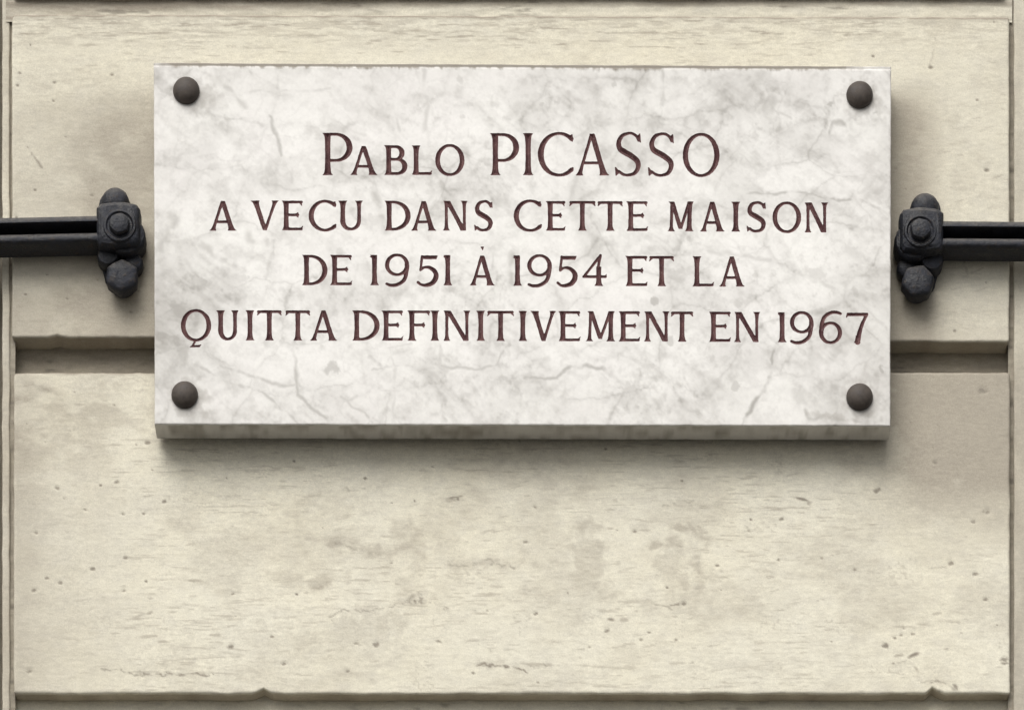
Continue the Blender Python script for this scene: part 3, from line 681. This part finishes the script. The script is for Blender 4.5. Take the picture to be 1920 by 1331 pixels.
vein += 0.50 * (1 - sstep(300, 450, PX)) * sstep(420, 560, PY) * (1 - sstep(600, 740, PY)) * (0.4 + cl2)
vein += 0.14 * sstep(1540, 1665, PX) * sstep(560, 700, PY) * (0.5 + cl2) + .12 * sstep(1450, 1620, PX) * sstep(430, 560, PY) * (.5 + cl2)
vein += .10 * sstep(1000, 1150, PX) * (1 - sstep(1500, 1600, PX)) * sstep(130, 170, PY) * (1 - sstep(290, 350, PY)) * (.4 + 1.2 * cl2)
for j in range(5):                                            # long faint parallel veins
    q = np.abs(fbm(dg / 260 + j * 9, dp / 38 + j * 5, 180 + j, 3, .5) - .5) * 2
    vein += .07 * np.exp(-(q / .09) ** 2) * sstep(.45, .62, fbm(PX / 130 + j * 3, PY / 90, 190 + j, 3))
ps = lambda pts, wd, am, sd, wob=7, s2=22: path_stamp(vein, PX, PY, pts, wd * 1.2, am * 1.45, wob, s2, sd, False)
for i, (p, wd, am) in enumerate([
        ([(370, 655), (420, 685), (470, 705), (520, 722), (560, 720)], 4, .5), ([(375, 690), (430, 715), (480, 730), (530, 765), (560, 790)], 3.5, .5),
        ([(550, 640), (556, 700), (558, 740), (590, 765), (620, 790)], 4, .55), ([(560, 720), (600, 735), (640, 748), (690, 735), (720, 690), (690, 665)], 3.5, .42),
        ([(640, 745), (680, 775), (695, 792)], 3, .4), ([(735, 790), (742, 690), (728, 655), (770, 645)], 3, .3), ([(825, 650), (828, 720), (832, 790)], 3.5, .42),
        ([(825, 688), (880, 688), (930, 686), (945, 660)], 3.5, .5), ([(700, 690), (780, 685), (820, 700)], 3, .4), ([(985, 708), (1045, 707), (1075, 686), (1130, 688), (1145, 705)], 3.5, .62),
        ([(1140, 690), (1160, 715), (1195, 735), (1200, 745)], 6, .45), ([(1452, 650), (1447, 700), (1432, 730), (1412, 760), (1395, 795)], 3, .75), ([(1430, 728), (1400, 775)], 5, .35),
        ([(1510, 768), (1520, 790), (1545, 780), (1570, 790), (1650, 785)], 5, .5), ([(505, 220), (518, 255), (526, 290)], 4, .55), ([(720, 195), (740, 225), (760, 260)], 4, .4),
        ([(795, 130), (800, 200), (798, 245)], 5, .35), ([(1240, 120), (1246, 190)], 4, .45), ([(1000, 130), (1010, 150)], 5, .4), ([(1395, 366), (1450, 360), (1530, 367), (1620, 380), (1670, 405)], 3, .62),
        ([(1095, 425), (1120, 450)], 4.5, .6), ([(1330, 470), (1400, 480), (1470, 490), (1540, 530), (1600, 560), (1670, 620)], 5, .35), ([(1350, 165), (1420, 185), (1480, 220)], 3.5, .4),
        ([(410, 150), (430, 170), (460, 200)], 5, .4), ([(470, 170), (560, 172), (620, 165)], 3, .3), ([(290, 165), (320, 176)], 4, .5), ([(380, 205), (420, 180)], 6, .4),
        ([(1535, 205), (1540, 225), (1565, 235)], 4, .6), ([(1555, 250), (1560, 230), (1590, 235)], 4, .6), ([(1500, 295), (1530, 275), (1545, 262)], 4, .5), ([(1370, 255), (1385, 300), (1392, 330)], 4, .35),
        ([(960, 480), (958, 530)], 9, .55), ([(700, 360), (714, 395), (725, 430)], 9, .5), ([(465, 420), (470, 450), (500, 455)], 7, .4), ([(370, 455), (400, 475), (440, 500)], 8, .45),
        ([(860, 350), (820, 360), (800, 380)], 8, .35), ([(300, 470), (310, 440), (325, 410)], 10, .5), ([(296, 560), (310, 600), (300, 650)], 14, .4), ([(1590, 470), (1640, 500), (1650, 530)], 12, .3),
        ([(340, 556), (366, 540)], 2, 0.0), ([(1460, 690), (1470, 640)], 2.5, .35), ([(600, 200), (640, 240), (680, 250)], 5, .25), ([(860, 300), (900, 280), (915, 265)], 7, .35)]):
    ps(p, wd, am, 300 + i)
for i, (x, yy, rx, ry, a, am) in enumerate([(622, 690, 15, 14, 0, .60), (1228, 563, 7, 9, 20, .75), (1385, 570, 14, 10, 0, .55), (1335, 673, 7, 8, 0, .55), (1362, 671, 5, 5, 0, .5), (1378, 724, 9, 9, 0, .55),
        (1650, 689, 6, 12, -20, .8), (1152, 153, 6, 11, 10, .55), (1016, 197, 7, 5, 0, .6), (862, 150, 7, 8, 0, .4), (868, 220, 8, 4, 0, .4), (1242, 188, 6, 8, 0, .5), (1557, 198, 7, 6, 0, .8), (1505, 288, 8, 5, 0, .6),
        (1540, 220, 9, 8, 0, .35), (1640, 212, 9, 4, -15, .6), (300, 308, 5, 4, -30, .5), (705, 415, 20, 16, 0, .35), (450, 520, 14, 10, 0, .4), (350, 470, 30, 16, 20, .35), (1257, 640, 8, 10, 0, .55), (935, 760, 40, 16, 0, .2),
        (1240, 480, 14, 20, 0, .25), (1185, 730, 18, 12, 35, .5), (1530, 515, 20, 14, 30, .4), (820, 690, 20, 14, 0, .3), (1480, 180, 6, 5, 0, .4), (1518, 178, 6, 6, 0, .4), (495, 725, 22, 10, 15, .3), (440, 655, 20, 12, 0, .3)]):
    stamp(vein, PX, PY, x, yy, rx * 1.1, ry * 1.1, a, am * 1.0, 0.85, 9, 400 + i)
dirt = np.zeros_like(PX)
tn = fbm(PX / 14, PY / 30, 110, 4, .65)
dtop = PY - yt_
dirt = np.maximum(dirt, (1 - sstep(3.0, 9 + 22 * np.clip(tn - .42, 0, 1), dtop)) * (.25 + .75 * (1 - sstep(1540, 1640, PX))) * (.45 + .55 * sstep(295, 340, PX)) * (.75 + tn))
dirt = np.maximum(dirt, 0.35 * sstep(.62, .75, tn) * (1 - sstep(4, 16, dtop)))
dirt = np.maximum(dirt, 0.34 * np.exp(-(PX - 288) / 9) * tn); dirt = np.maximum(dirt, 0.22 * np.exp(-(1671 - PX) / 12) * tn)
dirt = np.maximum(dirt, 0.09 * (1 - sstep(0, 150, np.minimum(ex, ey))) * (.3 + 1.4 * fbm(PX / 50, PY / 40, 112, 5, .6)))
STUDS = [(349, 169), (1612, 177), (346, 739), (1612, 743)]
for i, (x, yy) in enumerate(STUDS):                          # verdigris and grime round the studs
    a = [(-.3, 18), (.2, 5), (.1, 7), (.1, 9)][i]
    stamp(dirt, PX, PY, x + a[1], yy + 7, 46, 40, 30, .36, .6, 13, 500 + i)
    stamp(dirt, PX, PY, x + 3, yy + 4, 33, 32, 0, .50, .4, 9, 510 + i)
stamp(dirt, PX, PY, 400, 188, 40, 22, -20, .16, .5, 14, 520)
stamp(dirt, PX, PY, 410, 152, 30, 12, 20, .20, .5, 10, 521)
stamp(dirt, PX, PY, 1560, 782, 55, 10, 8, .30, .6, 9, 522)
stamp(dirt, PX, PY, 300, 590, 22, 110, 0, .16, .5, 20, 523)
vein = np.clip(vein, 0, .92); dirt = np.clip(dirt, 0, .9)

H = np.zeros_like(PX)
rr = 1.8 + 1.4 * fbm(PX / 18, PY / 18, 120, 3)
def rnd(e):
    q = np.clip(1 - e / rr, 0, 1); return rr * (1 - np.sqrt(np.clip(1 - q * q, 0, 1)))
H -= np.maximum(rnd(ex), rnd(ey))
H += (fbm(PX / 60, PY / 60, 130, 3) - .5) * .5

ny, nx = PX.shape
TX, TY = true_xy(PX, PY, PD)
field = np.full(PX.shape, -1e9); owner = np.full(PX.shape, -1, int)
letters = [(c, *q) for L in (L1, L2, L3, L4) for c, *q in L]
for k, (c, xa, xb, ya, yb) in enumerate(letters):
    big = k < len(L1)
    h = yb - ya
    if big and h > 70: T, t, s = 11.2, 5.6, 5.4
    elif big: T, t, s = 9.9, 5.4, 4.8
    else: T, t, s = 9.9, 5.3, 4.8
    j0, j1 = np.searchsorted(gx, [xa - 6, xb + 6]); i0 = np.searchsorted(gy, ya - 24 - 7); i1 = np.searchsorted(gy, yb + 16)
    sl = (slice(i0, i1), slice(j0, j1))
    lx = PX[sl] - xa; ly = yb - PY[sl]
    wob = 0.35
    lx = lx + wob * (fbm(PX[sl] / 6, PY[sl] / 6, 140, 2) - .5) * 2; ly = ly + wob * (fbm(PX[sl] / 6, PY[sl] / 6, 144, 2) - .5) * 2
    F = glyph(c, lx, ly, xb - xa, h, T, t, s)
    F[0, :] = F[-1, :] = -1; F[:, 0] = F[:, -1] = -1
    up = F > field[sl]
    field[sl] = np.where(up, F, field[sl]); owner[sl] = np.where(up & (F > 0), k, owner[sl])
field[np.abs(field) < 0.02] = -0.02

idx = np.arange(ny * nx).reshape(ny, nx)
Q = np.stack([idx[:-1, :-1], idx[1:, :-1], idx[1:, 1:], idx[:-1, 1:]], -1).reshape(-1, 4)
ff = field.ravel(); oo = owner.ravel()
ins = (ff[Q] > 0).sum(1)
slab_quads = Q[ins == 0]; in_quads = Q[ins == 4]; mixed = Q[ins % 4 != 0]
Zf = PD + H
base = world(TX, TY, Zf).reshape(-1, 3)
DEPTH = 0.75
deep = world(TX, TY, Zf - np.clip(field, 0, 6) * DEPTH).reshape(-1, 3)
extra, ekey = [], {}
vl, dl = vein.ravel(), dirt.ravel()
ev, ed = [], []
def cut(a, b):
    key = (a, b) if a < b else (b, a)
    if key not in ekey:
        a, b = key; q = ff[a] / (ff[a] - ff[b])
        ekey[key] = len(base) + len(extra); extra.append(base[a] + (base[b] - base[a]) * q)
        ev.append(vl[a]); ed.append(dl[a])
    return ekey[key]
slab_tris = []; let_polys = {}
for q in mixed:
    a, b, c, d = (int(z) for z in q)
    own = max(oo[a], oo[b], oo[c], oo[d])
    for tri in ((a, b, c), (a, c, d)):
        pin, pout = [], []
        for i in range(3):
            p, r = tri[i], tri[(i + 1) % 3]
            (pin if ff[p] > 0 else pout).append(p)
            if (ff[p] > 0) != (ff[r] > 0):
                m = cut(p, r); pin.append(m); pout.append(m)
        for k in range(1, len(pout) - 1): slab_tris.append((pout[0], pout[k], pout[k + 1]))
        for k in range(1, len(pin) - 1): let_polys.setdefault(own, []).append((pin[0], pin[k], pin[k + 1]))
extra = np.array(extra)
allv = np.concatenate([base, extra])
# slab: face + returns to the wall
loop = np.concatenate([idx[0, :-1], idx[:-1, -1], idx[-1, :0:-1], idx[:0:-1, 0]])
lv = base[loop]; n = len(loop)
mids = []
for dd in (PD - 8, 40.0, 16.0, PB):
    q = lv.copy(); q[:, 1] = -dd * S
    if dd < 30:
        cxx = lv[:, 0].mean(); q[:, 0] -= np.sign(q[:, 0] - cxx) * 0.0
    mids.append(q)
rings = [lv] + mids
V = np.concatenate([allv] + rings); n0 = len(allv); skirts = []
for r in range(len(rings) - 1):
    a = n0 + r * n + np.arange(n); b = a + n
    skirts.append(np.stack([a, b, np.roll(b, -1), np.roll(a, -1)], -1))
sv = 0.25 + 0.45 * np.concatenate([sstep(.5, .75, fbm(lv[:, 0] / S / 40 + 3, lv[:, 2] / S / 40 + i * .5, 150, 4)) for i in range(len(rings))])
sd = 0.22 + 0.40 * np.concatenate([sstep(.5, .75, fbm(lv[:, 0] / S / 25 + 7, lv[:, 2] / S / 25 + i * .7, 155, 4)) for i in range(len(rings))])
vatt = np.concatenate([vl, ev, sv]); datt = np.concatenate([dl, ed, sd])
faces = np.concatenate([slab_quads] + skirts); tris = np.array(slab_tris)
def compact(V, faces, tris, *att):
    used = np.zeros(len(V), bool); used[faces.ravel()] = True
    if tris is not None: used[tris.ravel()] = True
    mp = np.cumsum(used) - 1
    return (V[used], mp[faces], None if tris is None else mp[tris], *[a[used] for a in att])
V2_, f2, t2, va, da = compact(V, faces, tris, vatt, datt)
org = np.array(world(980, 457, 0))
me = np_mesh('slab', V2_, f2, {'vein': va, 'dirt': da}, True, t2); me.transform(Matrix.Translation(-Vector(org)))
slab = link_mesh('slab', me, M_MARBLE, plaque, org)
bk = rings[-1]; qv = np.array([bk[np.argmin(bk @ np.array(d))] for d in ((1, 0, 1), (-1, 0, 1), (-1, 0, -1), (1, 0, -1))]); qv[:, 1] += 0.0002
me = np_mesh('slab_back', qv - qv.mean(0), np.array([[0, 1, 2, 3]]), {'vein': np.full(4, .4), 'dirt': np.full(4, .5)}, False)
link_mesh('slab_back', me, M_MARBLE, plaque, qv.mean(0))
# letters: carved V-cut strokes, each a part of its own
lq = {}
own_q = oo[in_quads].max(1) if len(in_quads) else []
for q, o_ in zip(in_quads, own_q): lq.setdefault(int(o_), []).append(q)
lverts = np.concatenate([deep, extra])
for k in range(len(letters)):
    tr = np.array(let_polys.get(k, np.zeros((0, 3))), int).reshape(-1, 3); qd = np.array(lq.get(k, np.zeros((0, 4))), int).reshape(-1, 4)
    if not len(tr): continue
    used = np.unique(np.concatenate([tr.ravel(), qd.ravel()])); mp = {int(a): i for i, a in enumerate(used)}
    vv = lverts[used]; og = vv.mean(0)
    f = np.vectorize(mp.get)(qd) if len(qd) else np.zeros((0, 4), int)
    me = np_mesh('letter', vv - og, f, None, False, np.vectorize(mp.get)(tr))
    link_mesh('letter', me, M_PAINT, plaque, og)

# ---------------------------------------------------------------- bmesh parts for metalwork (x right, y down in units, d out of the wall)
def bm_obj(name, bm, mat, parent, smooth=True, auto=35):
    bmesh.ops.recalc_face_normals(bm, faces=bm.faces)
    me = bpy.data.meshes.new(name); bm.to_mesh(me); bm.free()
    c = Vector((0, 0, 0))
    for q in me.vertices: c += q.co
    c /= len(me.vertices)
    me.transform(Matrix.Translation(-c))
    if smooth:
        for p in me.polygons: p.use_smooth = True
        me.set_sharp_from_angle(angle=math.radians(auto))
    return link_mesh(name, me, mat, parent, c)

def rough(bm, amp=0.9, cuts=2):
    """a cast piece: break the flats and push the surface about a little"""
    bmesh.ops.triangulate(bm, faces=[f for f in bm.faces if len(f.verts) > 4])
    bmesh.ops.subdivide_edges(bm, edges=[e for e in bm.edges if e.calc_length() > 6 * S], cuts=cuts, use_grid_fill=True)
    bm.normal_update()
    for q in bm.verts:
        n = mnoise.noise(q.co / (9 * S)) + .6 * mnoise.noise(q.co / (4 * S))
        q.co += q.normal * n * amp * S

def P3(x, y, d): return Vector(world(x, y, d))

def lathe(bm, cx, cy, prof, seg=32, shape=None):
    """turned solid, axis out of the wall; prof: (radius, d); shape(angle) scales the radius"""
    rows = []
    for r, d in prof:
        rows.append([bm.verts.new(P3(cx + r * (shape(a) if shape else 1) * math.cos(a), cy + r * (shape(a) if shape else 1) * math.sin(a), d)) for a in [2 * math.pi * k / seg for k in range(seg)]])
    for a, b in zip(rows[:-1], rows[1:]):
        for k in range(seg): bm.faces.new((a[k], a[(k + 1) % seg], b[(k + 1) % seg], b[k]))
    bm.faces.new(rows[0]); bm.faces.new(rows[-1])

def hexa(a, r0=math.radians(0)):
    q = (a + r0) % (math.pi / 3) - math.pi / 6
    return math.cos(math.pi / 6) / math.cos(q)

def outline_prism(bm, pts, rings):
    """pts: outline (x, y); rings: (inset scale, d)"""
    cx = sum(p[0] for p in pts) / len(pts); cy = sum(p[1] for p in pts) / len(pts)
    rows = [[bm.verts.new(P3(cx + (x - cx) * k, cy + (y - cy) * k, d)) for x, y in pts] for k, d in rings]
    n = len(pts)
    for a, b in zip(rows[:-1], rows[1:]):
        for i in range(n): bm.faces.new((a[i], a[(i + 1) % n], b[(i + 1) % n], b[i]))
    bm.faces.new(rows[0]); bm.faces.new(rows[-1])

# studs
for i, (x, yy) in enumerate(STUDS):
    d0 = PD; tx, ty = true_xy(x, yy - 0.5, d0 + 6)
    bm = bmesh.new(); R = 24.8
    prof = [(R * .98, d0 - 1.0), (R, d0 + 1.5)] + [(R * math.cos(a), d0 + 2 + 16 * math.sin(a)) for a in np.radians([8, 18, 30, 42, 54, 66, 78, 86])]
    lathe(bm, tx, ty, prof, 40)
    st_ = bm_obj('stud', bm, M_STUD, plaque)
    bm = bmesh.new(); lathe(bm, tx, ty, [(9, -4), (9, PB + 6)], 16); bm_obj('fixing_pin', bm, M_STUD, st_)

# iron rails with their brackets
def iron_rail(cx, oy, mir, label, slope):
    ax = lambda x: cx + (x - 221) * mir                              # photo x, mirrored for the right-hand one
    def T(x, y_, d): return true_xy(ax(x), y_ + oy, d)
    a0 = T(221, 455, 0)
    root = empty('iron_rail', tuple(world(a0[0], a0[1], 0)))
    tag(root, label, 'rail', 'iron rails bracketed to the wall on either side of the plaque')
    ref = 55.0
    def loc(x, y_, d=ref): return T(x, y_, d)
    # wall plate: upright oblong with rounded ends
    bm = bmesh.new(); pts = []
    ct, cb = T(215, 384, 8), T(226, 520, 8)
    for a in np.linspace(math.pi, 2 * math.pi, 13): pts.append((ct[0] + 29 * math.cos(a), ct[1] + 27 * math.sin(a)))
    mid = T(221, 450, 8); pts.append((mid[0] + 38, mid[1] - 30)); pts.append((mid[0] + 38, mid[1] + 30))
    for a in np.linspace(0, math.pi, 13): pts.append((cb[0] + 30 * math.cos(a), cb[1] + 24 * math.sin(a)))
    pts.append((mid[0] - 36, mid[1] + 30)); pts.append((mid[0] - 36, mid[1] - 30))
    outline_prism(bm, pts, [(1, -1), (1, 8), (.94, 11)])
    rough(bm)
    bm_obj('wall_plate', bm, M_IRON, root)
    # upper domed bolt, half hidden behind the socket
    bm = bmesh.new(); q = T(216, 379, 18)
    lathe(bm, q[0], q[1], [(22, 6), (22, 12), (26, 15)] + [(26 * math.cos(a), 17 + 17 * math.sin(a)) for a in np.radians([10, 25, 42, 60, 78, 86])], 28)
    rough(bm, .6, 1)
    bm_obj('bolt', bm, M_IRON, root)
    # round knuckle on the plaque side and the lobe under the rail
    bm = bmesh.new(); q = T(236, 440, 52)
    lathe(bm, q[0], q[1], [(34, 4), (36, 10), (36, 46), (33, 52), (24, 55)], 36)
    rough(bm)
    bm_obj('knuckle', bm, M_IRON, root)
    bm = bmesh.new(); q = T(202, 476, 38)
    lathe(bm, q[0], q[1], [(20, 4), (21, 8), (21, 34), (18, 39), (10, 41)], 28)
    rough(bm)
    bm_obj('lobe', bm, M_IRON, root)
    bm = bmesh.new(); q = T(250, 492, 30)
    lathe(bm, q[0], q[1], [(16, 2), (18, 8), (18, 28), (14, 34), (7, 36)], 24); rough(bm, .8, 1)
    bm_obj('lobe', bm, M_IRON, root)
    # socket: chamfered block that grips the rail end
    bm = bmesh.new(); q = T(221, 420, 66)
    o = [(-41, -34), (-34, -41), (-8, -45), (10, -45), (36, -40), (41, -33), (41, 30), (35, 38), (12, 42), (-10, 42), (-35, 38), (-41, 30)]
    outline_prism(bm, [(q[0] + mir * x, q[1] + y_) for x, y_ in o], [(.90, 8), (.98, 18), (1, 30), (1, 50), (.96, 60), (.88, 66), (.74, 69)])
    rough(bm)
    sock = bm_obj('socket', bm, M_IRON, root, auto=25)
    bm = bmesh.new(); q = T(224, 421, 74)
    lathe(bm, q[0], q[1], [(31, 62), (31, 68), (29, 72), (26, 72.5), (23, 69)], 36)
    lathe(bm, q[0], q[1], [(20, 66), (20, 78), (18, 82), (12, 84), (6, 84.5)], 36, lambda a: .4 + .6 * hexa(a, .3 if mir > 0 else .75))
    rough(bm, .6, 1)
    bm_obj('bolt', bm, M_IRON, sock)
    # lower hexagon bolt
    bm = bmesh.new(); q = T(228, 514, 50)
    lathe(bm, q[0], q[1], [(24, 6), (24, 22)], 28)
    lathe(bm, q[0], q[1], [(26, 12), (26, 17), (31, 19), (32, 23), (32, 42), (29, 47), (22, 50), (12, 51.5)], 48, lambda a: .30 + .69 * hexa(a, .52 if mir > 0 else .2))
    rough(bm, .6, 1)
    bm_obj('bolt', bm, M_IRON, root, auto=50)
    # the rail: a channel bar, top flange, set-back web, heavier rounded lower edge
    prof = [(405.5, 14), (405.5, 55), (406, 56.5), (411, 59.5), (416, 62), (417.5, 62), (418.5, 59), (419, 22), (433.5, 22), (434.5, 46), (436, 53), (440, 58.5), (445, 61.5), (450, 62), (453.5, 60), (456, 54), (458, 44), (459, 32), (459, 14)]
    off = 416; bm = bmesh.new(); rows = []
    for x in [195, 186] + [150 - 30 * k for k in range(30)]:
        base_y = T(185, off, 55)[1]
        rows.append([bm.verts.new(P3(T(x, 0, 55)[0], base_y + (yy - off) + slope * (185 - x), d)) for yy, d in prof])
    for a, b in zip(rows[:-1], rows[1:]):
        for k in range(len(prof)): bm.faces.new((a[k], a[(k + 1) % len(prof)], b[(k + 1) % len(prof)], b[k]))
    bm.faces.new(rows[0]); bm.faces.new(rows[-1])
    bm_obj('bar', bm, M_IRON, root, auto=40)
    return root
iron_rail(221, 0, 1, 'black iron rail with bolted wall bracket left of the marble plaque', 0.022)
iron_rail(1729, 10, -1, 'black iron rail with bolted wall bracket right of the marble plaque', 0.008)

# ---------------------------------------------------------------- the pavement far below
bm = bmesh.new()
for x, y_ in ((-30, -60), (30, -60), (30, 0.3), (-30, 0.3)): bm.verts.new((x, y_, -3.7))
bm.faces.new(bm.verts)
pv = bm_obj('street', bm, M_PAVE, None, False)
tag(pv, 'dark asphalt street at the foot of the wall, below the picture', None, None, 'structure')
